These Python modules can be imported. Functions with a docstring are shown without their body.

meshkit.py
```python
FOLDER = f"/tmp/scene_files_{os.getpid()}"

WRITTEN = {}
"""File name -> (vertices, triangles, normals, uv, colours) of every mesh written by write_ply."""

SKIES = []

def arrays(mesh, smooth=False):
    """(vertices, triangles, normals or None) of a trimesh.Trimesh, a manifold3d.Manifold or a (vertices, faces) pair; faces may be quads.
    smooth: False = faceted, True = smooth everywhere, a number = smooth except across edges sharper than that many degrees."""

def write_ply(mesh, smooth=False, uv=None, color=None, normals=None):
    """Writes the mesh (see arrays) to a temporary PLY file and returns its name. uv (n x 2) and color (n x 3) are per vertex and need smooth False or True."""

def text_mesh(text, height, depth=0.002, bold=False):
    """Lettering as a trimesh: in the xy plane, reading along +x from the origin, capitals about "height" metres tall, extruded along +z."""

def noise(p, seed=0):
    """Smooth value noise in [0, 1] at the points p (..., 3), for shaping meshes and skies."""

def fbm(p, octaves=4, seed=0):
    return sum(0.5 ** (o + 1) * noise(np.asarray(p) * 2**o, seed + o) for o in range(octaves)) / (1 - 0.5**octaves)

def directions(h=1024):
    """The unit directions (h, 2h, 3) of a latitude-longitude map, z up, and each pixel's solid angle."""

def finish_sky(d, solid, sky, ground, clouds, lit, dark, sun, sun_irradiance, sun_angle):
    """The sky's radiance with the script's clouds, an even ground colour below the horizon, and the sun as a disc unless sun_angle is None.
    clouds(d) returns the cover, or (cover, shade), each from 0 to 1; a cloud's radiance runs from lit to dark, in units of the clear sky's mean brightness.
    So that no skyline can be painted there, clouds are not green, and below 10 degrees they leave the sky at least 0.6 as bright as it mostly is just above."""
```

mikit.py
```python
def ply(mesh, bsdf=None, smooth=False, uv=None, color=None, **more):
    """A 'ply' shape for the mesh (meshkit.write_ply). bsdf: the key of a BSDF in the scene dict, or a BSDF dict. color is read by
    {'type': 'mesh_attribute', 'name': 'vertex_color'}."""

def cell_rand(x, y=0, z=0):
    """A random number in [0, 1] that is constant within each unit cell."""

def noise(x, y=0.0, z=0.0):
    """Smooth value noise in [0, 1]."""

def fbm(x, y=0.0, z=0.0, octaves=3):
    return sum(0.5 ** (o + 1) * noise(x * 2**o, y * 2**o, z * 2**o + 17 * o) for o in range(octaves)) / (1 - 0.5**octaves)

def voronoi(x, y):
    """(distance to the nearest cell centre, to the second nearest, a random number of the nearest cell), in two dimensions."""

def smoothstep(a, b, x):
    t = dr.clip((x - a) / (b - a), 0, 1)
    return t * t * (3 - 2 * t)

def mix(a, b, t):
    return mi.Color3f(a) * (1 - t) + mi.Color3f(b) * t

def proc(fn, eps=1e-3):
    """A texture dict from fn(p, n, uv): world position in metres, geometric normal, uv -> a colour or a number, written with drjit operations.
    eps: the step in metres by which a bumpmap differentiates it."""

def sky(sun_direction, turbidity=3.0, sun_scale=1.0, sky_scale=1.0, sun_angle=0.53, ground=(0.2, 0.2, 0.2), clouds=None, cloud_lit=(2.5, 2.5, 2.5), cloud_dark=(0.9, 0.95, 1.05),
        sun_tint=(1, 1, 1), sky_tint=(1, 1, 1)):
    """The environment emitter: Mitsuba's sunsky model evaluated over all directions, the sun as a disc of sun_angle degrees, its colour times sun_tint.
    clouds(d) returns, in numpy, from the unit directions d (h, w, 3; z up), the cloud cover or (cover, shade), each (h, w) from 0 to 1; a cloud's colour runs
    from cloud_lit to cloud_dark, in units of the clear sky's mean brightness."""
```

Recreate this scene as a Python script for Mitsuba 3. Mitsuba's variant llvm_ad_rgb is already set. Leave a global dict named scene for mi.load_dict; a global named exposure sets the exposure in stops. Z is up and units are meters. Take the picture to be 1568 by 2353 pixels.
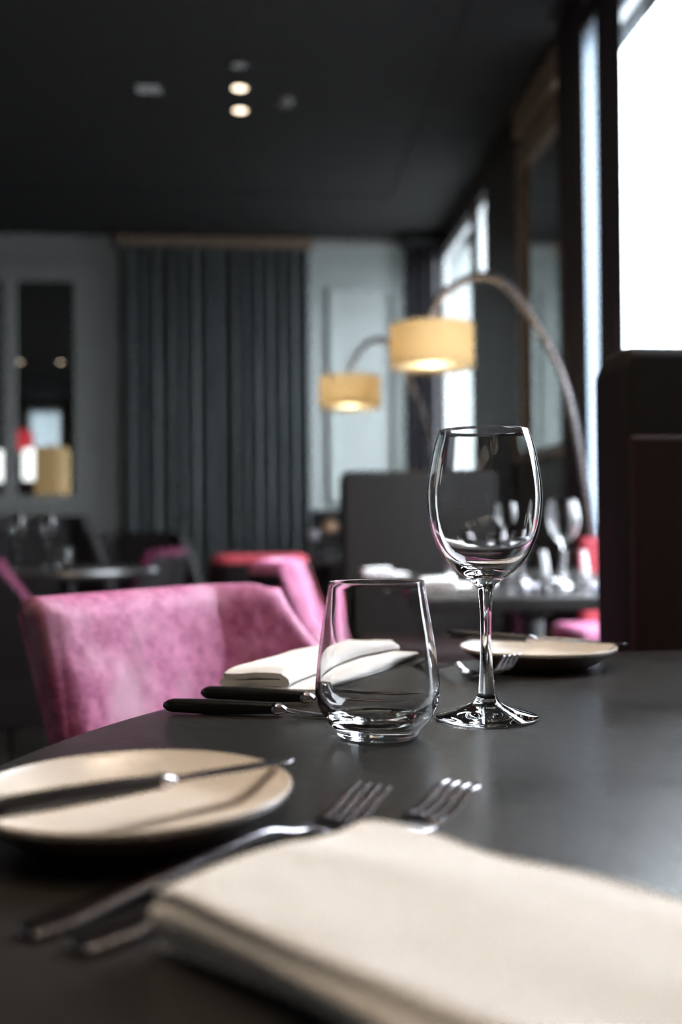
import math, random
import numpy as np, trimesh, manifold3d as m3
import shapely.geometry as sg
import mitsuba as mi, drjit as dr
import mikit, meshkit
from mikit import noise, fbm, smoothstep, mix

T = mi.ScalarTransform4f
scene, labels = {}, {}
rng = np.random.default_rng(7)

# ---------------------------------------------------------------- camera, sky, exposure
exposure = 0.45
YAW, PITCH, ROLL = math.radians(5.3), math.radians(1.0), math.radians(0.5)
EYE = np.array([0.0, 0.0, 0.896])
FOC = 2288.0                                   # focal length in pixels of the 1568 x 2353 frame (a 35 mm lens)
FWD = np.array([math.sin(YAW) * math.cos(PITCH), math.cos(YAW) * math.cos(PITCH), math.sin(PITCH)])
RGT = np.array([math.cos(YAW), -math.sin(YAW), 0.0])
UPV = np.cross(RGT, FWD)
UP2 = UPV * math.cos(ROLL) + RGT * math.sin(ROLL)
scene['camera'] = {'type': 'thinlens', 'fov': 2 * math.degrees(math.atan(784 / FOC)), 'fov_axis': 'x',
                   'aperture_radius': 0.0050, 'focus_distance': 0.752, 'near_clip': 0.02, 'far_clip': 200.0,
                   'to_world': T().look_at(origin=EYE.tolist(), target=(EYE + FWD).tolist(), up=UP2.tolist())}


def overcast(d):                               # the standard overcast sky: three times as bright at the zenith as at the horizon
    return np.ones(d.shape[:2]), 1 - np.clip(d[..., 2], 0, 1)


scene['sky'] = mikit.sky([-0.5, -0.4, 0.77], sun_scale=0.0, sky_scale=60.0, clouds=overcast, ground=(0.18, 0.18, 0.18),
                         cloud_lit=(2.72, 3.0, 3.28), cloud_dark=(0.91, 1.0, 1.09))
LAMP_TABLE, LAMP_ROOM, LAMP_VIEW, BULB = 640.0, 300.0, 3.2, 34.0

# ---------------------------------------------------------------- helpers
def numbered(name):
    if name not in scene and not any(k.startswith(name + '__') for k in scene):
        return name
    i = 1
    while True:
        k = f'{name}_{i:03d}'
        if k not in scene and not any(q.startswith(k + '__') for q in scene):
            return k
        i += 1


taken = set()


def thing(name, label, cat=None, group=None, kind=None):
    k, i = name, 0
    while k in taken or k in scene:
        i += 1
        k = f'{name}_{i:03d}'
    taken.add(k)
    labels[k] = {'label': label}
    if cat: labels[k]['category'] = cat
    if group: labels[k]['group'] = group
    if kind: labels[k]['kind'] = kind
    return k


def put(parent, name, shape, label=None):
    key = parent if name is None else f'{parent}__{name}'
    if key in scene:
        i = 1
        while f'{key}_{i:03d}' in scene: i += 1
        key = f'{key}_{i:03d}'
    scene[key] = shape
    if label: labels[key] = {'label': label}
    return key


def P(mesh, mat, smooth=False, **k):
    return mikit.ply(mesh, mat, smooth, **k)


def W(x, d):                                   # a spot given beside / before the photographer -> room coordinates
    return np.array([x * math.cos(YAW) + d * math.sin(YAW), -x * math.sin(YAW) + d * math.cos(YAW)])


def box(x0, x1, y0, y1, z0, z1, r=0.0):
    if r <= 0:
        b = trimesh.creation.box([x1 - x0, y1 - y0, z1 - z0])
        b.apply_translation([(x0 + x1) / 2, (y0 + y1) / 2, (z0 + z1) / 2])
        return b
    s = [m3.Manifold.sphere(r, 16).translate([x, y, z]) for x in (x0 + r, x1 - r) for y in (y0 + r, y1 - r) for z in (z0 + r, z1 - r)]
    m = m3.Manifold.batch_hull(s).to_mesh()
    return trimesh.Trimesh(m.vert_properties[:, :3], m.tri_verts, process=False)


def join(*ms):
    return trimesh.util.concatenate(list(ms))


def place(mesh, x=0, y=0, z=0, rot=0.0):
    m = mesh.copy()
    m.apply_transform(trimesh.transformations.rotation_matrix(rot, [0, 0, 1]))
    m.apply_translation([x, y, z])
    return m


def lathe(profile, n=96, normals=None):
    """(vertices, faces, normals) of a profile of (r, z) turned about z; the surface looks to the right-hand side of the direction of travel."""
    p = np.asarray(profile, float)
    a = np.arange(n) * 2 * np.pi / n
    v = np.stack([p[:, :1] * np.cos(a), p[:, :1] * np.sin(a), np.repeat(p[:, 1:], n, 1)], -1).reshape(-1, 3)
    i, j = np.meshgrid(np.arange(len(p) - 1), np.arange(n), indexing='ij')
    q = np.stack([i * n + j, i * n + (j + 1) % n, (i + 1) * n + (j + 1) % n, (i + 1) * n + j], -1).reshape(-1, 4)
    f = np.vstack([q[:, [0, 1, 2]], q[:, [0, 2, 3]]])
    if normals is None:
        t = np.gradient(p, axis=0)
        normals = np.stack([t[:, 1], -t[:, 0]], 1)
    nn = np.asarray(normals) / (np.linalg.norm(normals, axis=1, keepdims=True) + 1e-12)
    N = np.stack([nn[:, :1] * np.cos(a), nn[:, :1] * np.sin(a), np.repeat(nn[:, 1:], n, 1)], -1).reshape(-1, 3)
    c = v[f]
    good = np.linalg.norm(np.cross(c[:, 1] - c[:, 0], c[:, 2] - c[:, 0]), axis=1) > 1e-14
    return v, f[good], N


def lathe_shape(profile, mat, at=(0, 0, 0), n=96, normals=None):
    v, f, N = lathe(profile, n, normals)
    path = meshkit.write_ply((v + np.asarray(at), f), False, normals=N)
    return {'type': 'ply', 'filename': path, 'face_normals': False, 'bsdf': {'type': 'ref', 'id': mat}}


def curve(pts, n):
    """A smooth curve through the points (Catmull-Rom), n samples."""
    p = np.asarray(pts, float)
    p = np.vstack([2 * p[0] - p[1], p, 2 * p[-1] - p[-2]])
    t = np.linspace(0, len(p) - 3 - 1e-9, n)
    i = t.astype(int); u = (t - i)[:, None]
    a, b, c, d = p[i], p[i + 1], p[i + 2], p[i + 3]
    return 0.5 * (2 * b + (c - a) * u + (2 * a - 5 * b + 4 * c - d) * u**2 + (3 * b - a - 3 * c + d) * u**3)


def loft(pos, right, width, thick, n=16, power=2.6, up=None):
    """A bar along the points pos with superelliptic sections: width along right, thick across."""
    pos = np.asarray(pos, float); m = len(pos)
    t = np.gradient(pos, axis=0); t /= np.linalg.norm(t, axis=1, keepdims=True)
    r = np.broadcast_to(np.asarray(right, float), pos.shape)
    r = r - (r * t).sum(1, keepdims=True) * t; r /= np.linalg.norm(r, axis=1, keepdims=True)
    u = np.cross(r, t)
    a = np.arange(n) * 2 * np.pi / n
    ca, sa = np.cos(a), np.sin(a)
    ca, sa = np.sign(ca) * abs(ca) ** (2 / power), np.sign(sa) * abs(sa) ** (2 / power)
    w, h = np.broadcast_to(width, (m,)) / 2, np.broadcast_to(thick, (m,)) / 2
    v = pos[:, None] + ca[None, :, None] * w[:, None, None] * r[:, None] + sa[None, :, None] * h[:, None, None] * u[:, None]
    i, j = np.meshgrid(np.arange(m - 1), np.arange(n), indexing='ij')
    q = np.stack([i * n + j, i * n + (j + 1) % n, (i + 1) * n + (j + 1) % n, (i + 1) * n + j], -1).reshape(-1, 4)
    f = np.vstack([q[:, [0, 1, 2]], q[:, [0, 2, 3]]])
    v = np.vstack([v.reshape(-1, 3), pos[:1], pos[-1:]])
    k = np.arange(n); e = (m - 1) * n
    f = np.vstack([f, np.stack([(k + 1) % n, k, k * 0 + m * n], 1), np.stack([e + k, e + (k + 1) % n, k * 0 + m * n + 1], 1)])
    mesh = trimesh.Trimesh(v, f, process=False)
    if mesh.volume < 0: mesh.invert()
    return mesh


def tube(pts, r, n=12):
    p = np.asarray(pts, float)
    t = np.gradient(p, axis=0)
    side = np.cross(t, [0, 0, 1.0])
    bad = np.linalg.norm(side, axis=1) < 1e-6
    side[bad] = np.cross(t[bad], [0, 1.0, 0])
    return loft(p, side, 2 * np.broadcast_to(r, (len(p),)), 2 * np.broadcast_to(r, (len(p),)), n, 2.0)


# ---------------------------------------------------------------- materials
def two(d): return {'type': 'twosided', 'bsdf': d}
def rgb(*c): return {'type': 'rgb', 'value': list(c)}
def mat(name, color, rough=0.5, spec=0.5, **k):
    scene['material_' + name] = two({'type': 'principled', 'base_color': color if isinstance(color, dict) else rgb(*color), 'roughness': rough, 'specular': spec, **k})
    return 'material_' + name


def table_color(p, n, uv):
    a = fbm(p.x * 7, p.y * 7, 3.0, 4)
    b = noise(p.x * 420 + p.y * 420, (p.x - p.y) * 45, 1.0)
    return mix((0.013, 0.012, 0.0115), (0.030, 0.028, 0.0265), 0.65 * a + 0.35 * b)


def table_rough(p, n, uv):
    return 0.22 + 0.16 * fbm(p.x * 9 + 3, p.y * 9, 5.0, 3)


def table_relief(p, n, uv):
    return 0.00005 * noise(p.x * 520 + p.y * 520, (p.x - p.y) * 70, 1.0) + 0.00003 * noise(p.x * 900, p.y * 900, 2.0)


scene['material_table'] = two({'type': 'bumpmap', 'arbitrary': mikit.proc(table_relief, 3e-4), 'scale': 1.0, 'nested': {
    'type': 'principled', 'base_color': mikit.proc(table_color), 'roughness': mikit.proc(table_rough), 'specular': 1.0}})


def velvet(p, n, uv):
    a = fbm(p.x * 95, p.y * 95, p.z * 70, 3)
    b = fbm(p.x * 14 + 5, p.y * 14, p.z * 10, 3)
    c = mix((0.27, 0.055, 0.14), (0.56, 0.19, 0.33), smoothstep(0.15, 0.85, 0.6 * a + 0.4 * fbm(p.x * 210, p.y * 210, p.z * 210, 2)))
    return mix(c, mi.Color3f(0.50, 0.28, 0.36), 0.75 * smoothstep(0.5, 0.8, b))


def velvet_relief(p, n, uv):
    return 0.0022 * fbm(p.x * 45, p.y * 45, p.z * 26, 3)


scene['material_pink'] = two({'type': 'bumpmap', 'arbitrary': mikit.proc(velvet_relief, 1.5e-3), 'scale': 1.0, 'nested': {
    'type': 'principled', 'base_color': mikit.proc(velvet), 'roughness': 0.62, 'specular': 0.35, 'sheen': 0.6, 'sheen_tint': 0.5}})
mat('plum', (0.10, 0.018, 0.045), 0.7, 0.2)
mat('red', (0.33, 0.04, 0.055), 0.7, 0.3, sheen=0.4, sheen_tint=0.5)
mat('shell', (0.012, 0.009, 0.010), 0.55, 0.3)


def linen(p, n, uv):
    return mix((0.85, 0.84, 0.83), (0.92, 0.91, 0.90), noise(p.x * 900, p.y * 900, p.z * 900))


scene['material_linen'] = two({'type': 'principled', 'base_color': mikit.proc(linen), 'roughness': 0.85, 'specular': 0.2, 'sheen': 0.2})
mat('cream', (0.88, 0.82, 0.75), 0.28, 0.5, clearcoat=0.35, clearcoat_gloss=0.85)
mat('stoneware', (0.05, 0.035, 0.027), 0.4, 0.4)
scene['material_steel'] = two({'type': 'roughconductor', 'material': 'Cr', 'alpha': 0.10})
scene['material_brushed'] = two({'type': 'roughconductor', 'material': 'Cr', 'alpha': 0.22})
scene['material_chrome'] = two({'type': 'roughconductor', 'material': 'Cr', 'alpha': 0.06})
mat('bakelite', (0.010, 0.009, 0.009), 0.25, 0.5)
mat('leather', (0.016, 0.0155, 0.0155), 0.7, 0.2)
mat('burgundy', (0.024, 0.012, 0.012), 0.6, 0.3)
mat('booth', (0.011, 0.008, 0.007), 0.42, 0.3)
mat('wall', (0.53, 0.575, 0.555), 0.7, 0.3)
mat('ceiling', (0.034, 0.034, 0.033), 0.8, 0.2)
mat('grey_wall', (0.38, 0.385, 0.375), 0.7, 0.3)  # darker copy of the wall paint: weaker light on the left put into the colour
mat('floor', (0.03, 0.024, 0.02), 0.6, 0.3)


def dark_wood(p, n, uv):
    g = fbm(p.x * 40 + p.y * 40, p.z * 2.2, 1.0, 3)
    return mix((0.022, 0.016, 0.012), (0.050, 0.036, 0.027), g)


scene['material_wood'] = two({'type': 'principled', 'base_color': mikit.proc(dark_wood), 'roughness': 0.45, 'specular': 0.4})
mat('moulding', (0.27, 0.20, 0.15), 0.45, 0.4)


def drape(p, n, uv):
    return mix((0.07, 0.083, 0.086), (0.16, 0.178, 0.18), fbm(p.x * 30, p.y * 30, p.z * 1.5, 3))


scene['material_drape'] = two({'type': 'principled', 'base_color': mikit.proc(drape), 'roughness': 0.55, 'specular': 0.4, 'sheen': 0.3})
mat('dark_drape', (0.022, 0.020, 0.026), 0.5, 0.4)
scene['material_voile'] = {'type': 'principledthin', 'base_color': rgb(0.80, 0.85, 0.9), 'roughness': 0.8, 'diff_trans': 1.0, 'spec_trans': 0.0}
scene['material_blind'] = {'type': 'principledthin', 'base_color': rgb(0.22, 0.25, 0.26), 'roughness': 0.8, 'diff_trans': 1.0, 'spec_trans': 0.0}
scene['material_glass'] = {'type': 'dielectric', 'int_ior': 1.52, 'ext_ior': 1.0}
scene['material_pane'] = {'type': 'thindielectric', 'int_ior': 1.5}
scene['material_mirror'] = two({'type': 'conductor', 'material': 'Al', 'specular_reflectance': rgb(0.80, 0.84, 0.82)})
mat('white_paint', (0.75, 0.77, 0.77), 0.4, 0.4)
mat('black_metal', (0.015, 0.015, 0.015), 0.4, 0.5)
mat('grey_plastic', (0.30, 0.30, 0.29), 0.5, 0.4)
scene['material_shade'] = {'type': 'principledthin', 'base_color': rgb(0.92, 0.70, 0.37), 'roughness': 0.8, 'diff_trans': 0.95, 'spec_trans': 0.0}
scene['material_diffuser'] = {'type': 'principledthin', 'base_color': rgb(0.98, 0.92, 0.80), 'roughness': 0.8, 'diff_trans': 1.8, 'spec_trans': 0.0}
mat('tan_fabric', (0.50, 0.36, 0.20), 0.7, 0.2)
mat('peach', (0.75, 0.50, 0.34), 0.6, 0.2)
mat('lilac', (0.66, 0.66, 0.75), 0.6, 0.2)
mat('leaf', (0.04, 0.08, 0.03), 0.5, 0.3)

# ---------------------------------------------------------------- the room
XR, YB, XL, YR, H = 1.45, 7.60, -6.0, -2.0, 3.12
TZ = 0.75


def structure(key, label, mesh=None, material=None, smooth=False):
    taken.add(key)
    labels[key] = {'label': label, 'kind': 'structure'}
    if mesh is not None: scene[key] = P(mesh, material, smooth)
    return key


structure('floor', 'dark brown floor', box(XL - .1, XR + .3, YR - .1, YB + .1, -0.1, 0), 'material_floor')
structure('ceiling', 'dark grey ceiling', box(XL - .1, XR + .3, YR - .1, YB + .1, H, H + .1), 'material_ceiling')
structure('wall_back', 'pale grey-green panelled back wall right of the grey curtain', box(-.20, XR + .3, YB, YB + .1, 0, H), 'material_wall')
structure('wall_back_left', 'panelled back wall left of the grey curtain, weaker light painted in as darker grey', box(XL - .1, -.20, YB, YB + .1, 0, H), 'material_grey_wall')
structure('wall_left', 'grey side wall out of view', box(XL - .1, XL, YR, YB, 0, H), 'material_wall')


def holed(x0, x1, y0, y1, holes, axis):
    m = m3.Manifold.cube([x1 - x0, y1 - y0, H]).translate([x0, y0, 0])
    for a0, a1, z0, z1 in holes:
        if axis == 'y': c = m3.Manifold.cube([x1 - x0 + .4, a1 - a0, z1 - z0]).translate([x0 - .2, a0, z0])
        else: c = m3.Manifold.cube([a1 - a0, y1 - y0 + .4, z1 - z0]).translate([a0, y0 - .2, z0])
        m = m - c
    g = m.to_mesh()
    return trimesh.Trimesh(g.vert_properties[:, :3], g.tri_verts, process=False)


WIN = [(1.10, 4.45, 0.45, 2.96), (6.34, 7.40, 1.12, 2.96), (5.93, 6.26, 2.46, 2.96)]
structure('wall_right', 'dark brown panelled window wall', holed(XR, XR + .08, YR, YB, WIN, 'y'), 'material_wood')
REAR = [(-3.72, -3.14, 2.30, 2.98)]
structure('wall_rear', 'dark wall behind the diner', holed(XL, XR + .3, YR - .1, YR, REAR, 'x'), 'material_wood')
WTEXT = ['tall bright window beside the dark curtain', 'far bright window in the corner', 'narrow high pane above the far lamp']
for i, (a0, a1, z0, z1) in enumerate(WIN):
    k = structure(f'window_{i + 1}', WTEXT[i])
    x0, x1, w = XR + .03, XR + .07, 0.025
    fr = [box(x0, x1, a0, a0 + w, z0, z1), box(x0, x1, a1 - w, a1, z0, z1), box(x0, x1, a0 + w, a1 - w, z0, z0 + w), box(x0, x1, a0 + w, a1 - w, z1 - w, z1)]
    put(k, 'frame', P(join(*fr), 'material_white_paint'))
    xs = [a0 + w, a1 - w] if i > 0 else [a0 + w, (a0 + a1) / 2 - .02, (a0 + a1) / 2 + .02, a1 - w]
    if i < 1: put(k, 'mullion', P(box(x0, x1, (a0 + a1) / 2 - .02, (a0 + a1) / 2 + .02, z0 + w, z1 - w), 'material_white_paint'))
    for s, e in zip(xs[::2], xs[1::2]):
        v = np.array([[XR + .05, s, z0 + w], [XR + .05, e, z0 + w], [XR + .05, e, z1 - w], [XR + .05, s, z1 - w]])
        put(k, 'pane', P((v, np.array([[0, 2, 1], [0, 3, 2]])), 'material_pane'))
    put(k, 'sill', P(box(XR - .03, XR + .03, a0, a1, z0 - .02, z0), 'material_white_paint'))
for i, (a0, a1, z0, z1) in enumerate(REAR):
    k = structure(f'window_{i + 4}', 'window in the wall behind the diner')
    w = .05
    fr = [box(a0, a0 + w, YR - .07, YR - .03, z0, z1), box(a1 - w, a1, YR - .07, YR - .03, z0, z1), box(a0 + w, a1 - w, YR - .07, YR - .03, z0, z0 + w), box(a0 + w, a1 - w, YR - .07, YR - .03, z1 - w, z1)]
    put(k, 'frame', P(join(*fr), 'material_white_paint'))
    v = np.array([[a0 + w, YR - .05, z0 + w], [a1 - w, YR - .05, z0 + w], [a1 - w, YR - .05, z1 - w], [a0 + w, YR - .05, z1 - w]])
    put(k, 'pane', P((v, np.array([[0, 1, 2], [0, 2, 3]])), 'material_pane'))
    v2 = v + [0, .035, 0]
    put(k, 'blind', P((v2, np.array([[0, 1, 2], [0, 2, 3]])), 'material_blind'), 'pale translucent blind')

# mouldings of the dark window wall and the ceiling
for i, (z0, z1, d) in enumerate([(2.79, 2.89, .035), (2.93, 3.09, .05)]):
    structure(f'trim_{i + 1}', 'brown cornice band over the mirror' if i == 0 else 'upper brown cornice band under the ceiling', box(XR - d, XR, 4.36, 5.10, z0, z1, .008), 'material_moulding')
structure('trim_3', 'dark wooden pilaster on the window wall', box(XR - .02, XR, 5.12, 5.84, 0, H, .006), 'material_wood')
structure('trim_4', 'shallow ceiling moulding along the window wall', join(box(.95, 1.0, .5, 6.6, H - .006, H), box(-4.5, .95, 6.55, 6.6, H - .006, H)), 'material_ceiling')
# moulded panel frames on the pale wall
def frame_y(x0, x1, z0, z1, y, w, d):
    return join(box(x0, x0 + w, y - d, y, z0, z1), box(x1 - w, x1, y - d, y, z0, z1), box(x0 + w, x1 - w, y - d, y, z0, z0 + w), box(x0 + w, x1 - w, y - d, y, z1 - w, z1))
structure('trim_5', 'raised panel moulding on the pale wall', frame_y(.62, 1.16, 1.10, 2.76, YB, .045, .03), 'material_wall')
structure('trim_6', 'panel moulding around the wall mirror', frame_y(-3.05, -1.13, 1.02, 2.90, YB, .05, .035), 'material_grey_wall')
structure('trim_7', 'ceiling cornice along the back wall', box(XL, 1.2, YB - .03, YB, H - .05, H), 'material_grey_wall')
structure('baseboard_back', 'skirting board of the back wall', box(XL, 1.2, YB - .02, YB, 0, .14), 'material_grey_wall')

# divided wall mirror on the back wall
wm = thing('wall_mirror', 'grey-framed wall mirror in tall panes left of the grey curtain', 'mirror')
panes = [(-1.72, -1.29), (-2.24, -1.81), (-2.76, -2.33)]
z0, z1 = 1.17, 2.77
fr = [box(-2.87, -1.18, YB - .03, YB - .001, z1, z1 + .09), box(-2.87, -1.18, YB - .03, YB - .001, z0 - .09, z0), box(-1.29, -1.18, YB - .03, YB - .001, z0, z1), box(-2.87, -2.76, YB - .03, YB - .001, z0, z1)]
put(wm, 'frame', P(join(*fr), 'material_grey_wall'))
for a, b in ((-1.81, -1.72), (-2.33, -2.24)):
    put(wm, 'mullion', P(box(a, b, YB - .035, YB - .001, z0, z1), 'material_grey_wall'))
for a, b in panes:
    put(wm, 'pane', P(box(a, b, YB - .012, YB - .001, z0, z1), 'material_mirror'))

# tall mirror on the window wall
tm = thing('tall_mirror', 'tall mirror in a thin brown frame between the dark pilaster and the curtain', 'mirror')
y0, y1, z0, z1 = 4.30, 5.02, 1.28, 2.75
put(tm, 'frame', P(join(box(XR - .04, XR - .001, y1, y1 + .06, z0 - .05, z1 + .05), box(XR - .04, XR - .001, y0 - .06, y0, z0 - .05, z1 + .05),
                        box(XR - .04, XR - .001, y0, y1, z1, z1 + .05), box(XR - .04, XR - .001, y0, y1, z0 - .05, z0)), 'material_moulding'))
put(tm, 'glass', P(box(XR - .012, XR - .001, y0, y1, z0, z1), 'material_mirror'))


# ---------------------------------------------------------------- curtains
def drapery(x0, y0, x1, y1, z0, z1, folds, depth, seed, thick=.004, nz=24):
    """A hanging cloth from (x0, y0) to (x1, y1) with rounded folds that widen a little toward the hem."""
    r = np.random.default_rng(seed)
    n = folds * 16
    s = np.linspace(0, 1, n)
    warp = s + 0.35 / folds * np.interp(s, np.linspace(0, 1, folds + 1), r.uniform(-1, 1, folds + 1)) * np.sin(np.pi * s)
    amp = np.interp(s, np.linspace(0, 1, folds * 2), r.uniform(.55, 1.0, folds * 2))
    ph = warp * folds * 2 * np.pi
    d = np.array([x1 - x0, y1 - y0]); L = np.linalg.norm(d); t = d / L; nn = np.array([-t[1], t[0]])
    rows = []
    for z in np.linspace(z1, z0, nz):
        u = (z1 - z) / (z1 - z0)
        k = .75 + .3 * u
        w = np.sin(ph + .35 * np.sin(3 * u + seed)) + .25 * np.sin(2 * ph + 1.3)
        off = depth / 2 * amp * k * w
        xy = np.array([x0, y0]) + s[:, None] * d + off[:, None] * nn
        rows.append(np.column_stack([xy, np.full(n, z)]))
    g = np.array(rows)
    v1, v2 = g.reshape(-1, 3), (g + np.append(nn * thick, 0)).reshape(-1, 3)
    i, j = np.meshgrid(np.arange(nz - 1), np.arange(n - 1), indexing='ij')
    q = np.stack([i * n + j, i * n + j + 1, (i + 1) * n + j + 1, (i + 1) * n + j], -1).reshape(-1, 4)
    m = len(v1)
    f = np.vstack([q[:, [0, 1, 2]], q[:, [0, 2, 3]], m + q[:, [0, 2, 1]], m + q[:, [0, 3, 2]]])
    return trimesh.Trimesh(np.vstack([v1, v2]), f, process=False)


c = thing('curtain', 'wide grey pleated curtain hanging on the back wall', 'curtain')
put(c, 'cloth', P(drapery(-.93, 7.50, .47, 7.50, .02, 3.02, 15, .10, 3), 'material_drape', True))
put(c, 'track', P(box(-.97, .50, 7.46, 7.54, 3.02, 3.10, .006), 'material_moulding'))
c = thing('curtain', 'narrow dark curtain in the far corner beside the far window', 'curtain')
put(c, 'cloth', P(drapery(1.19, 7.46, 1.41, 7.30, .02, 3.02, 4, .07, 5), 'material_dark_drape', True))
put(c, 'track', P(box(1.17, 1.44, 7.29, 7.50, 3.03, 3.09, .006), 'material_black_metal'))
c = thing('curtain', 'dark curtain hanging on the mirror side of the near window', 'curtain')
put(c, 'cloth', P(drapery(1.312, 3.735, 1.305, 4.03, .02, 3.00, 4, .035, 8), 'material_dark_drape', True))
put(c, 'track', P(box(1.27, 1.34, 3.72, 4.05, 3.00, 3.05, .006), 'material_black_metal'))
c = thing('curtain', 'thin dark curtain leaf against the bright near window', 'curtain')
put(c, 'cloth', P(drapery(1.36, 3.48, 1.36, 3.73, .02, 3.00, 2, .045, 11), 'material_dark_drape', True))
put(c, 'track', P(box(1.32, 1.40, 3.46, 3.70, 3.00, 3.05, .006), 'material_black_metal'))
c = thing('sheer_curtain', 'white sheer strip showing between the two dark curtain leaves', 'curtain')
put(c, 'cloth', P(drapery(1.430, 3.76, 1.430, 4.22, .06, 2.98, 9, .02, 12), 'material_voile', True))
put(c, 'track', P(box(1.42, 1.44, 3.75, 4.23, 2.98, 3.0), 'material_white_paint'))

# ---------------------------------------------------------------- ceiling fittings
def downlight(x, y, label, strength, group=None, r=.037):
    k = thing('downlight', label, 'ceiling light', group)
    put(k, 'trim_ring', lathe_shape([(r + .014, H), (r + .014, H - .006), (r + .010, H - .009), (r, H - .009), (r, H - .001)], 'material_black_metal', (x, y, 0), 40))
    a = np.arange(32) * 2 * np.pi / 32
    v = np.vstack([[[x, y, H - .004]], np.column_stack([x + r * np.cos(a), y + r * np.sin(a), np.full(32, H - .004)])])
    f = np.array([[0, 1 + (i + 1) % 32, 1 + i] for i in range(32)])
    s = P((v, f), 'material_white_paint')
    if strength > 0:
        s['emitter'] = {'type': 'area', 'radiance': rgb(strength, strength * .79, strength * .58)}
    put(k, 'lens', s)


downlight(-.030, 4.985, 'glowing ceiling downlight, upper one of the lit pair', LAMP_VIEW)
downlight(-.030, 5.25, 'glowing ceiling downlight, lower one of the lit pair', LAMP_VIEW)
downlight(-.028, 4.74, 'unlit ceiling downlight just above the glowing pair', 0)
for (x, y, q) in ((-2.44, 1.9, 'right'), (-2.95, 1.9, 'left')):
    downlight(x, y, f'ceiling downlight mirrored as the {q} one of two glints in the wall mirror', LAMP_VIEW * 2)
downlight(.22, .95, 'ceiling downlight straight above the middle of the round table', LAMP_TABLE)
downlight(-.10, .50, 'ceiling downlight straight above the left front side plate', LAMP_TABLE)
downlight(.02, -.55, 'ceiling downlight just behind the nearest seat of the round table', LAMP_TABLE)
downlight(.75, 2.7, 'ceiling downlight over the window table', LAMP_ROOM)
k = thing('ceiling_vent', 'small grey rectangular ceiling vent left of the glowing downlights', 'vent')
vx, vy = -.485, 5.03
put(k, 'frame', P(join(box(vx - .06, vx + .06, vy - .035, vy - .027, H - .012, H), box(vx - .06, vx + .06, vy + .027, vy + .035, H - .012, H), box(vx - .06, vx - .052, vy - .027, vy + .027, H - .012, H), box(vx + .052, vx + .06, vy - .027, vy + .027, H - .012, H)), 'material_white_paint'))
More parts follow.
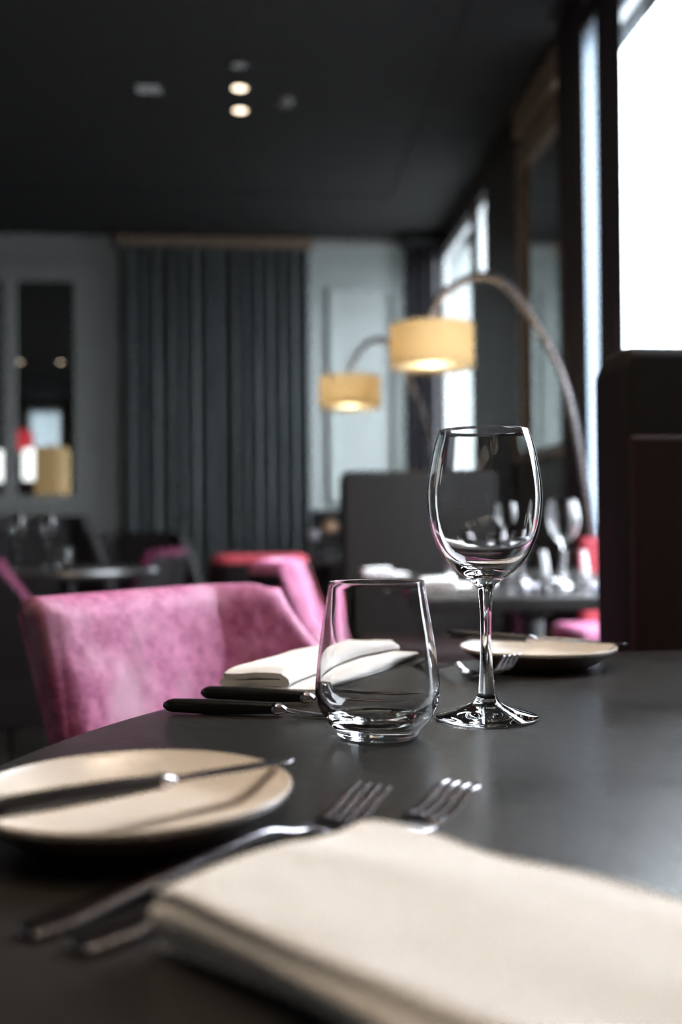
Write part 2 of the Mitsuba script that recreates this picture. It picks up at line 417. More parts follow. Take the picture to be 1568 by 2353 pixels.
for i in range(5):
    put(k, 'slat', P(box(vx - .052, vx + .052, vy - .025 + i * .0105, vy - .018 + i * .0105, H - .010, H - .002), 'material_white_paint'))
k = thing('smoke_detector', 'small round grey smoke detector right of the glowing downlights', 'smoke detector')
put(k, 'body', lathe_shape([(.038, H), (.038, H - .016), (.030, H - .026), (.0, H - .028)], 'material_grey_plastic', (.205, 5.12, 0), 32))
put(k, 'base', lathe_shape([(.045, H), (.045, H - .007), (.038, H - .008)], 'material_grey_plastic', (.205, 5.12, 0), 32))


# ---------------------------------------------------------------- round front table
CT = W(.45, .50)
RT = .682
t = thing('dining_table', 'round dark grey dining table in the foreground', 'table')
prof = [(0, TZ), (RT - .006, TZ), (RT - .002, TZ - .0015), (RT, TZ - .006), (RT, TZ - .028), (RT - .004, TZ - .032), (0, TZ - .032)]
tt = trimesh.creation.revolve(np.array(prof)[::-1], sections=256)
put(t, 'tabletop', P(place(tt, CT[0], CT[1]), 'material_table', 30))
put(t, 'column', P(place(trimesh.creation.revolve([(0, .03), (.06, .03), (.045, .10), (.045, .62), (.12, .718), (0, .718)], sections=48), CT[0], CT[1]), 'material_black_metal', 30))
put(t, 'foot', P(place(trimesh.creation.revolve([(0, 0), (.32, 0), (.32, .012), (.06, .03), (0, .03)], sections=64), CT[0], CT[1]), 'material_black_metal', 30))


# ---------------------------------------------------------------- glassware
def dense(pts, per=6):
    p = np.asarray(pts, float)
    return curve(p, (len(p) - 1) * per + 1)


def wine_glass(x, y, z, label, s=1.0, n=128, group=None):
    k = thing('wine_glass', label, 'wine glass', group)
    foot = dense([(.0383, .0005), (.0387, .0012), (.0382, .0022), (.030, .0047), (.020, .0078), (.012, .0112), (.0082, .0150), (.0069, .0195)])
    stem = dense([(.0069, .0195), (.0058, .030), (.0048, .048), (.0043, .066), (.0046, .082), (.0056, .094), (.0064, .0995), (.0082, .1030)])
    outer = dense([(.0082, .1030), (.0120, .1050), (.0190, .1098), (.0265, .1164), (.0330, .1250), (.0385, .1365), (.0420, .1490), (.0437, .1625), (.0438, .1740), (.0425, .1860), (.0402, .1995), (.0375, .2110), (.0344, .2206)], 5)
    rim = np.array([(.03425, .2210), (.03395, .2211), (.0337, .2209)])
    inner = dense([(.0336, .2205), (.0366, .2110), (.0393, .1995), (.0416, .1860), (.0428, .1740), (.0427, .1625), (.0409, .1490), (.0372, .1368), (.0313, .1258), (.0240, .1180), (.0160, .1132), (.0080, .1110), (.0, .1104)], 5)
    bottom = np.array([(.0, .0016), (.02, .0012), (.034, .0004), (.0376, .0), (.0383, .0005)])
    bowl = np.vstack([outer, rim, inner[1:]])
    for nm, pr in (('bowl', bowl), ('stem', stem), ('foot', np.vstack([bottom, foot[1:]]))):
        put(k, nm, lathe_shape(np.asarray(pr) * s, 'material_glass', (x, y, z), n))
    return k


def tumbler(x, y, z, label, s=1.0, n=128, group=None):
    k = thing('tumbler', label, 'glass', group)
    outer = dense([(.0, .0009), (.014, .0005), (.0255, .0), (.0283, .0008), (.0300, .0035), (.0335, .0075), (.0378, .0128), (.0418, .0200), (.0438, .0275), (.0442, .0335), (.0434, .0440), (.0420, .0560), (.0396, .0740), (.0368, .0900), (.0341, .1080)], 5)
    rim = np.array([(.03395, .1085), (.0336, .1088), (.0332, .1086), (.0329, .1080)])
    inner = dense([(.0329, .1078), (.0353, .0900), (.0380, .0740), (.0402, .0570), (.0415, .0440), (.0420, .0345), (.0412, .0285), (.0385, .0220), (.0335, .0165), (.027, .0130), (.018, .0112), (.0, .0108)], 5)
    put(k, 'bowl', lathe_shape(np.vstack([outer, rim, inner[1:]]) * s, 'material_glass', (x, y, z), n))
    return k


EPS = .0004
g = W(.1105, .766)
wine_glass(g[0], g[1], TZ + EPS, 'large empty wine glass standing sharp in focus on the front table')
g = W(.0248, .708)
tumbler(g[0], g[1], TZ + EPS, 'stemless water glass in front of the folded napkin on the front table')


# ---------------------------------------------------------------- napkins
def napkin(a, b, length, direction, label, seed, z=TZ, layers=4, strand=.0027, gap=.0066, steps=(1.0, .985, .70, .66), droopy=.10):
    """A cloth folded over and over: its folds lie along a -> b, it stretches by length along direction. Returns the key."""
    a, b = np.asarray(a, float), np.asarray(b, float)
    width = np.linalg.norm(b - a)
    ends = [width * e for e in steps][:layers]
    path, zz = [], strand + .0012
    r = np.random.default_rng(seed)
    for i in range(layers):
        lo, hi = .002 + .0015 * r.uniform(), ends[i]
        row = [(u, zz + .0016 * math.sin(u / width * 5 + i * 1.7)) for u in np.linspace(lo + .004, hi - .004, 22)]
        path += row if i % 2 == 0 else row[::-1]
        e = hi if i % 2 == 0 else lo
        sgn = 1 if i % 2 == 0 else -1
        if i < layers - 1:
            hi2 = ends[i + 1] if sgn > 0 else e
            for q in np.linspace(-1.2, 1.2, 7):
                path.append((min(e, hi2) - .004 * sgn * 1 + sgn * .004 * math.cos(q), zz + gap / 2 + gap / 2 * math.sin(q)))
        zz += gap
    poly = sg.LineString(path).buffer(strand, quad_segs=6).simplify(.0001)
    ring = np.array(poly.exterior.coords)[:-1]
    d = np.asarray(direction, float) / np.linalg.norm(direction)
    t = (b - a) / width
    mesh = trimesh.creation.extrude_polygon(sg.Polygon(ring, [h.coords for h in poly.interiors if sg.Polygon(h).area > 4e-6]), length, engine='earcut')
    mesh = mesh.subdivide_to_size(.012, max_iter=8)
    v = mesh.vertices.copy()                       # (u, z, w)
    u, h, w = v[:, 0], v[:, 1], v[:, 2]
    q = np.column_stack([u * 22, w * 14, h * 0 + seed])
    n1 = meshkit.fbm(q, 3, seed) - .5
    n2 = meshkit.fbm(q + 40, 2, seed + 5) - .5
    fade = np.clip(h / .02, 0, 1)
    droop = 1 - droopy * np.clip((w / length - .55) / .45, 0, 1) ** 2
    h2 = h * droop + .006 * n1 * fade
    # the two ends of the folded roll are pressed flatter and rounded
    end = np.minimum(w, length - w)
    h2 = h2 * (1 - .16 * np.exp(-end / .008))
    u2 = u + .008 * n2 + .004 * np.sin(w * 23 + h * 120)
    w2 = w + .010 * (meshkit.noise(np.column_stack([u * 30, h * 60, u * 0 + 3.5]), seed) - .5) * np.where(w > length / 2, 1, 1)
    xy = a + u2[:, None] * t + w2[:, None] * d
    m = trimesh.Trimesh(np.column_stack([xy, z + np.maximum(h2, .0)]), mesh.faces, process=False)
    if m.volume < 0: m.invert()
    k = thing('napkin', label, 'napkin', None)
    put(k, None, P(m, 'material_linen', 40))
    return k


napkin(W(-.0675, .344), W(.0106, .432), .26, W(.715, -.70), 'large blurred folded white napkin lying nearest the viewer on the front table', 3, TZ + EPS, strand=.0026, gap=.0062, steps=(1.0, .99, .985, .97))
napkin(W(-.113, .893), W(-.021, .842), .262, W(.43, .90), 'folded white napkin behind the water glass, beside the black-handled knives', 9, TZ + EPS, gap=.0057)
napkin(W(.18, 2.30), W(.30, 2.27), .22, W(.1, 1), 'folded white napkin on the front edge of the window table', 12, TZ + EPS)
napkin(W(.06, 2.98), W(.20, 2.98), .16, W(.0, 1), 'folded white napkin on the far left corner of the window table', 15, TZ + EPS)


# ---------------------------------------------------------------- plates
def plate(x, y, label, s=1.0):
    k = thing('side_plate', label, 'plate')
    top = dense([(.0, .0078), (.03, .0078), (.050, .0082), (.060, .0102), (.070, .0155), (.0775, .0205), (.0795, .0224), (.0806, .0222), (.0808, .0210), (.0800, .0192)], 5)[::-1] * [s, 1]
    under = dense([(.0800, .0192), (.074, .0150), (.064, .0080), (.056, .0035), (.050, .0008), (.046, .0), (.043, .0012), (.0, .0020)], 5)[::-1] * [s, 1]
    put(k, 'dish', lathe_shape(top[::1], 'material_cream', (x, y, TZ + EPS), 128), 'cream glazed top and rim')
    put(k, 'base', lathe_shape(under, 'material_stoneware', (x, y, TZ + EPS), 128), 'dark unglazed underside')
    return k


pa = W(-.103, .486)
plate(pa[0], pa[1], 'cream side plate with a butter knife across it at the left front of the table', .965)
pb = W(.205, 1.045)
plate(pb[0], pb[1], 'cream side plate with a knife across it at the far side of the front table')


# ---------------------------------------------------------------- cutlery
def bar_axis(origin, direction, us, zs):
    d = np.asarray(direction, float) / np.linalg.norm(direction)
    return np.column_stack([np.asarray(origin)[0] + us * d[0], np.asarray(origin)[1] + us * d[1], zs]), np.array([-d[1], d[0], 0.0]), d


def fork(origin, direction, length, label, z=TZ, group=None, arch=.0105, tips=.018, s=1.0, mat_='material_steel', hf=.765):
    """origin: the end of the handle; the tines point along direction."""
    k = thing('fork', label, 'fork', group)
    L = length
    us = np.array([0, .08, .20, .38, .51, .61, .69, .77]) * L * hf / .765
    zs = z + np.array([.0022, .0022, .0040, .0040 + .3 * arch, .9 * arch, .95 * arch, .6 * arch, .0042])
    ax, r, d = bar_axis(origin, direction, us, zs)
    ax = curve(ax, 60)
    q = np.linspace(0, 1, 60)
    wd = np.interp(q, [0, .03, .15, .45, .75, .92, 1], [.009, .0165, .0175, .0095, .0068, .0085, .017]) * s
    th = np.interp(q, [0, .05, .6, .9, 1], [.0025, .0034, .0036, .0034, .0026])
    put(k, 'handle', P(loft(ax, r, wd, th, 14), mat_, 50))
    us = (1 - (1 - np.array([.765, .79, .82, .85])) * (1 - hf) / .235) * L
    zs = z + np.array([.0045, .0026, .0022, .0034])
    ax, r, d = bar_axis(origin, direction, us, zs)
    ax = curve(ax, 20)
    q = np.linspace(0, 1, 20)
    hd = put(k, 'head', P(loft(ax, r, np.interp(q, [0, .3, .6, 1], [.016, .0215, .0240, .0245]) * s, .0024, 14), mat_, 50))
    us = (1 - (1 - np.array([.845, .88, .92, .96, 1.0])) * (1 - hf) / .235) * L
    zs = z + np.array([.0032, .0050, .0085, .0130, .0130 + (tips - .013) + .0])
    for i in range(4):
        off = (i - 1.5) * .0064 * s
        ax, r, d = bar_axis(np.asarray(origin) + off * np.array([-d[1], d[0]]), direction, us, zs)
        ax = curve(ax, 18)
        q = np.linspace(0, 1, 18)
        put(hd, 'tine', P(loft(ax, r, np.interp(q, [0, .8, 1], [.0042, .0036, .0016]) * s, np.interp(q, [0, .85, 1], [.0024, .0019, .0010]), 10), mat_, 50))
    return k


def knife(origin, direction, length, label, zh=TZ + .007, zb=None, flat=False, s=1.0, tilt=0.0, handle=.46):
    """A black-handled table knife; origin: the end of the handle."""
    k = thing('table_knife', label, 'knife')
    L = length
    zb = TZ + .0014 if zb is None else zb
    z_at = lambda u: zh + (zb - zh) * np.asarray(u) / L if tilt else None
    h1 = handle * L
    us = np.linspace(0, h1, 26)
    zs = zh + tilt * us
    ax, r, d = bar_axis(origin, direction, us, zs)
    q = us / h1
    wd = np.interp(q, [0, .02, .08, .3, .7, 1], [.006, .012, .0165, .0190, .0160, .0130]) * s
    th = np.interp(q, [0, .02, .08, .4, .8, 1], [.005, .009, .0125, .0135, .0120, .0100]) * s
    put(k, 'handle', P(loft(ax, r, wd, th, 20), 'material_bakelite', 40), 'black handle')
    us = np.linspace(h1, h1 + .055 * L, 10)
    ax, r, d = bar_axis(origin, direction, us, zh + tilt * us - (0 if tilt else .0012) * np.linspace(0, 1, 10))
    q = np.linspace(0, 1, 10)
    put(k, 'bolster', P(loft(ax, r, np.interp(q, [0, .25, .6, 1], [.0128, .0150, .0125, .0095]) * s, np.interp(q, [0, .25, .7, 1], [.0100, .0118, .0085, .0040]) * s, 18), 'material_steel', 50), 'polished steel bolster')
    us = np.linspace(h1 + .05 * L, L, 40)
    q = np.linspace(0, 1, 40)
    zs = zh + tilt * us if tilt else np.interp(q, [0, .25, 1], [zh - .0012, zh - .004, zb])
    ax, r, d = bar_axis(origin, direction, us, zs)
    wd = np.interp(q, [0, .06, .2, .6, .85, .95, 1], [.009, .012, .0165, .0185, .0165, .010, .002]) * s
    put(k, 'blade', P(loft(ax, r, wd, np.interp(q, [0, .1, 1], [.0035, .0022, .0014]), 12, 2.0), 'material_steel', 40), 'steel blade')
    return k


fork(W(-.116, .359), W(.66, .75), .200, 'blurred steel fork nearest the side plate at the left front', TZ + EPS, tips=.016)
fork(W(-.094, .346), W(.675, .738), .232, 'blurred steel fork lying nearest the large front napkin', TZ + EPS, tips=.014, s=1.0)
fork(W(.084, 1.026), W(.66, -.75), .115, 'steel fork beside the stem of the wine glass, tines pointing right', TZ + EPS, tips=.026, arch=.012, hf=.50, s=1.15)
knife(W(-.1435, .803), W(.0665, -.0145), .198, 'black-handled knife at the very edge of the table, nearer the viewer', zh=TZ + .0062, s=.84)
knife(W(-.1215, .862), W(.0700, -.022), .200, 'black-handled knife tucked against the front of the folded napkin', zh=TZ + .0066, s=.88)
# butter knives lie across the plates
dA = W(.753, .658); dA = dA / np.linalg.norm(dA)
oA = W(-.089 - .753 * .085, .474 - .658 * .085)
knife(oA, dA, .168, 'dark-handled butter knife lying across the side plate at the left front', zh=TZ + .0295, tilt=-.030, s=.66, handle=.51)
dB = W(.178, -.052); dB = dB / np.linalg.norm(dB)
oB = pb - dB * .100 + np.array([-dB[1], dB[0]]) * .012
knife(oB, dB, .190, 'dark-handled knife lying across the far side plate of the front table', zh=TZ + .0315, tilt=-.033, s=.72)


# ---------------------------------------------------------------- tub chairs
def tub_chair(back, face, label, back_w=.345, top=.822, wing=(.095, .172), wing2=None, material='material_pink', group=None, name='tub_chair', seat_z=.47):
    """back: the middle of the backrest; face: the way the chair looks. Flared wings at both ends of the back."""
    k = thing(name, label, 'chair', group)
    f = np.asarray(face, float) / np.linalg.norm(face)
    s = np.array([f[1], -f[0]])                         # the sitter's right-hand side
    B, C = np.asarray(back) + s * back_w / 2, np.asarray(back) - s * back_w / 2
    nr, nz = 72, 40
    zb = .30
    grid = np.zeros((nz, nr, 3))
    for i, h in enumerate(np.linspace(0, 1, nz)):
        hh = 1 - (1 - h) ** 1.6
        z = zb + (top - zb) * hh
        w2 = wing if wing2 is None else wing2
        wr = np.interp((top - z), [0, .11, .35, .6], [w2[0], w2[1], w2[1] + .12, w2[1] + .16] if wing2 is None else [w2[0], w2[0] * .69 + w2[1] * .31, w2[1], w2[1]])
        wl = np.interp((top - z), [0, .11, .35, .6], [wing[0], wing[1], wing[1] + .12, wing[1] + .16])
        lean = -.06 * np.clip((z - .45) / (top - .45), 0, 1)      # the back leans outward
        o = f * lean
        A = B + ((f + s) * .7071 if wing2 is None else s) * wr
        D = C + (f - s) * .7071 * wl
        pts = np.array([A, B, C, D]) + o
        seg = np.linalg.norm(np.diff(pts, axis=0), axis=1); cum = np.concatenate([[0], np.cumsum(seg)])
        at = np.concatenate([np.linspace(0, cum[1], 22)[:-1], np.linspace(cum[1], cum[2], 30)[:-1], np.linspace(cum[2], cum[3], 22)])
        xy = np.column_stack([np.interp(at, cum, pts[:, 0]), np.interp(at, cum, pts[:, 1])])
        for _ in range(6):
            xy[1:-1] = .25 * xy[:-2] + .5 * xy[1:-1] + .25 * xy[2:]
        n = len(xy)
        e = np.abs(np.linspace(-1, 1, n))
        zz = z - .018 * (z > top - .2) * np.clip((e - .8) / .2, 0, 1) ** 3 * (z - (top - .2)) / .2
        grid[i, :n] = np.column_stack([xy, np.broadcast_to(zz, (n,))])
    grid = grid[:, :n]
    du, dv = np.gradient(grid, axis=1), np.gradient(grid, axis=0)
    N = np.cross(du, dv); N /= np.linalg.norm(N, axis=2, keepdims=True)
    if (N[nz // 2, n // 2, :2] @ f) < 0: N = -N             # toward the sitter
    # distance to the free edges gives the rounded rim
    hgt = grid[-1:, :, 2] - grid[..., 2]
    arc = np.concatenate([np.zeros((nz, 1)), np.cumsum(np.linalg.norm(np.diff(grid, axis=1), axis=2), axis=1)], 1)
    side = np.minimum(arc, arc[:, -1:] - arc)
    edge = np.minimum(hgt, side)
    th = .034
    h = th * np.sqrt(np.clip(1 - (1 - np.clip(edge / th, 0, 1)) ** 2, 0, 1))
    q = grid.reshape(-1, 3)
    dim = ((meshkit.fbm(q * [16, 16, 11], 3, 4) - .5) * .010 + (meshkit.fbm(q * [45, 45, 32], 2, 9) - .5) * .004).reshape(nz, n)
    inner = grid + N * (h + dim * np.clip(edge / .03, 0, 1))[..., None]
    outer = grid - N * h[..., None]
    ii, jj = np.meshgrid(np.arange(nz - 1), np.arange(n - 1), indexing='ij')
    quad = np.stack([ii * n + jj, ii * n + jj + 1, (ii + 1) * n + jj + 1, (ii + 1) * n + jj], -1).reshape(-1, 4)
    ed = edge.reshape(-1)[quad].mean(1)
    tri = lambda qd: np.vstack([qd[:, [0, 1, 2]], qd[:, [0, 2, 3]]])
    rimq = quad[ed < .026]
    vi, vo = inner.reshape(-1, 3), outer.reshape(-1, 3)
    pink = trimesh.Trimesh(np.vstack([vi, vo]), np.vstack([tri(quad), len(vi) + tri(rimq)[:, ::-1]]), process=False)
    pink.merge_vertices()
    put(k, 'backrest', P(pink, material, 60))
    dark = trimesh.Trimesh(vo, tri(quad[ed >= .024]), process=False)
    dark.remove_unreferenced_vertices()
    put(k, 'shell', P(dark, 'material_shell', 60), 'dark outer shell')
    # seat, its base and legs
    m = np.asarray(back)
    sp = [m + s * (back_w / 2 + .01) + f * .03, m - s * (back_w / 2 + .01) + f * .03, m - s * .26 + f * .30, m - s * .25 + f * .47, m + s * .25 + f * .47, m + s * .26 + f * .30]
    sph = [m3.Manifold.sphere(.045, 20).translate([p[0], p[1], z]) for p in sp for z in (seat_z - .05, seat_z - .045)]
    g = m3.Manifold.batch_hull(sph).to_mesh()
    put(k, 'seat', P(trimesh.Trimesh(g.vert_properties[:, :3], g.tri_verts, process=False), material, 40))
    rail = m3.Manifold.batch_hull([m3.Manifold.sphere(.012, 10).translate([p[0], p[1], z]) for p in sp for z in (.29, seat_z - .11)]).to_mesh()
    put(k, 'seat_base', P(trimesh.Trimesh(rail.vert_properties[:, :3], rail.tri_verts, process=False), 'material_shell', 40))
    for a, b in ((.21, .42), (-.21, .42), (.16, .02), (-.16, .02)):
        p = m + s * a + f * b
        put(k, 'leg', P(loft([[p[0], p[1], .0], [p[0], p[1], .15], [p[0], p[1], .30]], [1, 0, 0], [.024, .03, .036], [.024, .03, .036], 12), 'material_wood', 40))
    return k


def chair_at(x, d, fx, fd, *a, **kw):
    return tub_chair(W(x, d), W(fx, fd), *a, **kw)


chair_at(-.219, 1.243, .84, -.545, 'pink velvet tub chair drawn up at the left of the front table', back_w=.27, wing2=(.032, -.015))
chair_at(-.14, 2.55, 1.0, .02, 'pink-edged tub chair turned to the window table, its dark outside showing', back_w=.34, wing=(.115, .145))
chair_at(-.26, 3.20, 0, 1, 'reddish tub chair half hidden behind the pink-edged chair', material='material_red', back_w=.20, wing=(.05, .1))
chair_at(-1.25, 3.15, .55, .83, 'dark magenta tub chair cut by the left edge of the photo', back_w=.36, material='material_plum')
chair_at(-.79, 4.43, -1, .0, 'plum tub chair in the dim left background before the grey curtain', back_w=.34, material='material_plum')
chair_at(-1.62, 5.30, .25, -.97, 'tall dark tub chair behind the glasses in the left background', back_w=.36, material='material_shell', top=.98)
chair_at(-1.22, 6.1, .0, -1, 'low dark tub chair right of the tall one in the left background', back_w=.36, material='material_shell', top=.89)

# window-side red chair beyond the window table
k = thing('red_chair', 'red upholstered chair by the window, seen past the black booth', 'chair')
cx, cy = 1.19, 3.335
put(k, 'backrest', P(box(cx + .0, cx + .13, cy + .155, cy + .22, .40, .86, .025), 'material_red', 40))
put(k, 'seat', P(box(cx - .12, cx + .13, cy - .18, cy + .16, .42, .56, .03), 'material_pink', 40), 'bright pink seat')
for a in (-.09, .10):
    for b in (-.14, .13):
        put(k, 'leg', P(box(cx + a - .015, cx + a + .015, cy + b - .015, cy + b + .015, 0, .42, .004), 'material_wood', 40))

# ---------------------------------------------------------------- booths
def bench(x0, x1, y, label, up, height, material, panel=None, direction=1):
    k = thing('booth_bench', label, 'bench')
    yy = (y, y + .10)
    r = .018
    sph = []
    for (x, z) in ((x0 + r, 0 + r), (x0 + r, height - .035), (x0 + .025, height - r), (x1 - r, height - r), (x1 - r, r)):
        for yv in (yy[0] + r, yy[1] - r):
            sph.append(m3.Manifold.sphere(r, 16).translate([x, yv, z]))
    g = m3.Manifold.batch_hull(sph).to_mesh()
    put(k, 'back_panel', P(trimesh.Trimesh(g.vert_properties[:, :3], g.tri_verts, process=False), material, 40))
    if panel:
        put(k, 'inset_panel', P(box(x0 + .012, x1 - .03, y - .010, y + .01, .12, height - .118, .009), 'material_burgundy', 40), 'dark burgundy inset')
    if direction > 0: ys = (y + .10, y + .52)
    else: ys = (y - .42, y)
    put(k, 'seat', P(box(x0 + .01, x1, ys[0], ys[1], .34, .47, .03), 'material_burgundy', 40))
    put(k, 'plinth', P(box(x0 + .02, x1, ys[0], ys[1] - .03, 0, .345, .005), material, 40))
    return k


bench(.4845, 1.36, 1.265, 'black high-backed booth seat standing behind the right of the front table', None, 1.135, 'material_leather', True, 1)
bench(.372, 1.02, 3.97, 'dark brown high-backed booth seat beyond the window table', None, 1.128, 'material_booth', None, -1)
k = thing('banquette', 'low black banquette against the back wall under the pale panel', 'bench')
put(k, 'back_panel', P(box(.44, 1.16, 7.05, 7.17, 0, 1.03, .02), 'material_leather', 40))
put(k, 'seat', P(box(.44, 1.16, 6.62, 7.05, .30, .46, .03), 'material_leather', 40))
put(k, 'plinth', P(box(.46, 1.14, 6.66, 7.05, 0, .31, .004), 'material_leather', 40))

# ---------------------------------------------------------------- window table
t = thing('window_table', 'dark rectangular table set with glasses behind the black booth', 'table')
put(t, 'tabletop', P(box(.37, 1.22, 2.05, 3.13, TZ - .03, TZ, .006), 'material_table', 40))
put(t, 'column', P(place(trimesh.creation.revolve([(0, .03), (.05, .03), (.04, .1), (.04, .65), (.10, .7205), (0, .7205)], sections=32), .74, 2.6), 'material_black_metal', 30))
put(t, 'foot', P(box(.56, .92, 2.36, 2.84, 0, .03, .006), 'material_black_metal', 40))
for (x, d, lab) in ((.607, 2.72, 'wine glass on the window table, just left of the black booth'), (.50, 2.92, 'wine glass on the window table, mostly behind the sharp glass bowl')):
    g = W(x, d); wine_glass(g[0], g[1], TZ + EPS, lab, n=48)
for (x, d, lab) in ((.475, 2.45, 'small tumbler on the window table, right of the sharp wine glass stem'), (.56, 2.40, 'small tumbler at the front edge of the window table near the booth'), (.33, 2.80, 'small tumbler on the window table behind the napkin'), (.42, 2.62, 'small tumbler in the middle of the window table')):
    g = W(x, d); tumbler(g[0], g[1], TZ + EPS, lab, n=48, s=.85)
fork(W(.40, 2.20), W(.3, .9), .19, 'steel fork at the front edge of the window table, left of its knife', TZ + EPS)
fork(W(.565, 2.20), W(.2, .95), .19, 'steel fork at the front edge of the window table, nearest the booth', TZ + EPS)
knife(W(.445, 2.18), W(.25, .95), .20, 'black-handled knife at the front edge of the window table')

# ---------------------------------------------------------------- arc floor lamps
def arc_lamp(x, y, foot, top, label, apex_h=.24, r=.18, hgt=.176, bottom=1.60, rise=1.0):
    k = thing('arc_floor_lamp', label, 'floor lamp')
    zt = bottom + hgt
    a = np.arange(64) * 2 * np.pi / 64
    ring = np.column_stack([np.cos(a), np.sin(a)]) * r + [x, y]
    def wall(z0, z1):
        v = np.vstack([np.column_stack([ring, np.full(64, z)]) for z in (z0, z1)])
        i = np.arange(64); q = np.stack([i, (i + 1) % 64, 64 + (i + 1) % 64, 64 + i], 1)
        return (v, q)
    sh = put(k, 'shade', P(wall(bottom, zt), 'material_shade', True), 'yellow fabric drum shade, lit')
    def disc(z, rr, up=1):
        v = np.vstack([[[x, y, z]], np.column_stack([np.cos(a) * rr + x, np.sin(a) * rr + y, np.full(64, z)])])
        f = np.array([[0, 1 + i, 1 + (i + 1) % 64] for i in range(64)])
        return (v, f)
    put(sh, 'diffuser', P(disc(bottom + .012, r - .002), 'material_diffuser'))
    b = trimesh.creation.icosphere(subdivisions=2, radius=.032)
    b.apply_translation([x, y, bottom + .078])
    s = P(b, 'material_white_paint', True)
    s['emitter'] = {'type': 'area', 'radiance': rgb(BULB, BULB * .80, BULB * .52)}
    put(sh, 'bulb', s)
    put(k, 'stem', P(tube([[x, y, bottom + .11], [x, y, zt + .03], [x, y, zt + .06]], .010, 12), 'material_chrome', 40))
    f = np.asarray(foot, float)
    dxy = f - np.array([x, y]); L = np.linalg.norm(dxy); dxy /= L
    p = lambda u, z: [x + dxy[0] * u * L, y + dxy[1] * u * L, z]
    arm = curve([p(0, zt + .05), p(.06, zt + .115), p(.18, zt + .19 * rise), p(.32, zt + .21 * rise), p(.48, zt + .14 * rise), p(.66, zt - .06), p(.82, zt - .32), p(.93, zt - .75), p(.985, zt - 1.25), p(1.0, .03)], 90)
    put(k, 'arm', P(tube(arm, .0165, 14), 'material_brushed', 50), 'curved steel arm')
    put(k, 'base', P(place(trimesh.creation.revolve([(0, 0), (.11, 0), (.11, .02), (.10, .03), (0, .03)], sections=48), f[0], f[1]), 'material_chrome', 30))
    return k


a = W(.390, 4.20); b = (1.32, 3.64)
arc_lamp(a[0], a[1], b, None, 'arc floor lamp with the larger-looking yellow drum shade before the bright window', bottom=1.577, rise=.84)
a = W(.057, 5.76); b = (1.12, 5.55)
arc_lamp(a[0], a[1], b, None, 'arc floor lamp with the smaller-looking yellow drum shade before the pale panel')

# ---------------------------------------------------------------- left background table, side table
t = thing('bistro_table', 'small dark table among the dim chairs in the left background', 'table')
g = W(-1.10, 4.0)
put(t, 'tabletop', P(place(trimesh.creation.revolve([(0, TZ - .03), (.36, TZ - .03), (.365, TZ - .015), (.36, TZ), (0, TZ)], sections=64), g[0], g[1]), 'material_table', 30))
put(t, 'column', P(place(trimesh.creation.revolve([(0, .02), (.04, .02), (.04, .7205), (0, .7205)], sections=24), g[0], g[1]), 'material_black_metal', 30))
put(t, 'foot', P(place(trimesh.creation.revolve([(0, 0), (.17, 0), (.17, .012), (.04, .02), (0, .02)], sections=32), g[0], g[1]), 'material_black_metal', 30))
for (x, d, lab) in ((-1.30, 4.0, 'wine glass on the dim left background table, nearer the photo edge'), (-1.19, 4.05, 'wine glass on the dim left background table, right of the other')):
    h = W(x, d); wine_glass(h[0], h[1], TZ + EPS, lab, n=40)
h = W(-1.07, 3.85); tumbler(h[0], h[1], TZ + EPS, 'small tumbler on the dim left background table', n=40, s=.85)
t = thing('side_table', 'small dark table with flowers left of the brown booth', 'table')
g = W(-.085, 4.95)
put(t, 'tabletop', P(box(g[0] - .27, g[0] + .27, g[1] - .27, g[1] + .27, TZ - .03, TZ, .006), 'material_table', 40))
put(t, 'column', P(box(g[0] - .04, g[0] + .04, g[1] - .04, g[1] + .04, .03, TZ - .03, .004), 'material_black_metal', 40))
put(t, 'foot', P(box(g[0] - .2, g[0] + .2, g[1] - .2, g[1] + .2, 0, .03, .006), 'material_black_metal', 40))
fx, fy = W(-.095, 5.0)
k = thing('flower_vase', 'small vase with a peach and a lilac bloom on the far side table', 'vase')
put(k, 'vase', lathe_shape([(0, TZ + EPS), (.026, TZ + EPS), (.030, TZ + .03), (.022, TZ + .07), (.018, TZ + .085), (.015, TZ + .085), (.018, TZ + .07)], 'material_shell', (fx, fy, 0), 32))
def bloom(x, y, z, r, seed):
    rr = np.random.default_rng(seed); ms = []
    for i in range(18):
        el = math.acos(1 - 1.35 * (i + .5) / 18); az = i * 2.399
        d = np.array([math.sin(el) * math.cos(az), math.sin(el) * math.sin(az), math.cos(el)])
        p = trimesh.creation.icosphere(subdivisions=1, radius=1.0)
        p.apply_scale([r * .5, r * .5, r * .14])
        p.apply_transform(trimesh.geometry.align_vectors([0, 0, 1], d))
        p.apply_translation(np.array([x, y, z]) + d * r * .75)
        ms.append(p)
    ms.append(trimesh.creation.icosphere(subdivisions=2, radius=r * .72).apply_translation([x, y, z]))
    return join(*ms)
put(k, 'bloom', P(bloom(fx + .040, fy, TZ + .155, .046, 1), 'material_peach', 40), 'peach bloom')
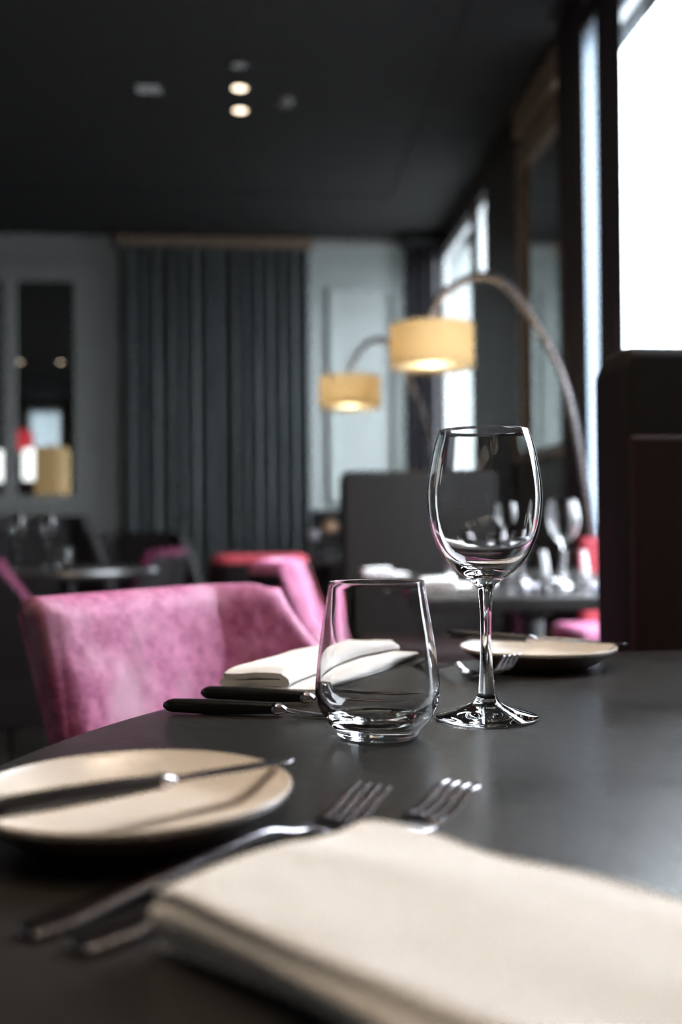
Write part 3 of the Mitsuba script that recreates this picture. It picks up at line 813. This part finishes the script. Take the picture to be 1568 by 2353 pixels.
put(k, 'bloom', P(bloom(fx - .045, fy - .01, TZ + .115, .040, 2), 'material_lilac', 40), 'pale lilac bloom')
put(k, 'stem', P(tube(curve([[fx, fy, TZ + .02], [fx + .01, fy, TZ + .08], [fx + .04, fy, TZ + .13]], 12), .003, 8), 'material_leaf', 40))
put(k, 'stem', P(tube(curve([[fx, fy, TZ + .02], [fx - .01, fy, TZ + .07], [fx - .045, fy - .01, TZ + .10]], 12), .003, 8), 'material_leaf', 40))
for (x, d, lab) in ((-.145, 4.82, 'tumbler on the far side table, left of the others'), (-.035, 4.80, 'tumbler on the far side table, right of the others'), (-.07, 4.74, 'tumbler at the front edge of the far side table')):
    h = W(x, d); tumbler(h[0], h[1], TZ + EPS, lab, n=32, s=.75)

# ---------------------------------------------------------------- hanging lamps behind the viewer's left, seen in the wall mirror
def pendant(x, y, zc, r, h, label, material, glow=None):
    k = thing('pendant_lamp', label, 'pendant lamp')
    prof = [(r * .25, zc + h / 2), (r * .85, zc + h / 2 - .02), (r, zc + h / 2 - .06), (r, zc - h / 2 + .03), (r * .95, zc - h / 2), (0, zc - h / 2)]
    s = lathe_shape(prof[::-1], material, (x, y, 0), 32)
    if glow: s['emitter'] = {'type': 'area', 'radiance': rgb(*glow)}
    put(k, 'shade', s)
    put(k, 'cord', P(tube([[x, y, zc + h / 2 - .01], [x, y, (zc + h / 2 + H) / 2], [x, y, H]], .004, 8), 'material_black_metal', 40))
    return k


pendant(-2.30, 3.2, 1.62, .20, .58, 'tan drum lamp reflected in the wall mirror', 'material_tan_fabric', (.20, .13, .06))
pendant(-2.86, 2.2, 2.07, .13, .26, 'red lamp reflected in the wall mirror', 'material_red', (.35, .02, .03))
pendant(-2.695, 2.5, 1.74, .10, .40, 'white glass lamp reflected in the right pane of the wall mirror', 'material_white_paint', (1.6, 1.6, 1.6))
pendant(-3.10, 2.2, 1.74, .10, .40, 'white glass lamp reflected in the left pane of the wall mirror', 'material_white_paint', (1.6, 1.6, 1.6))
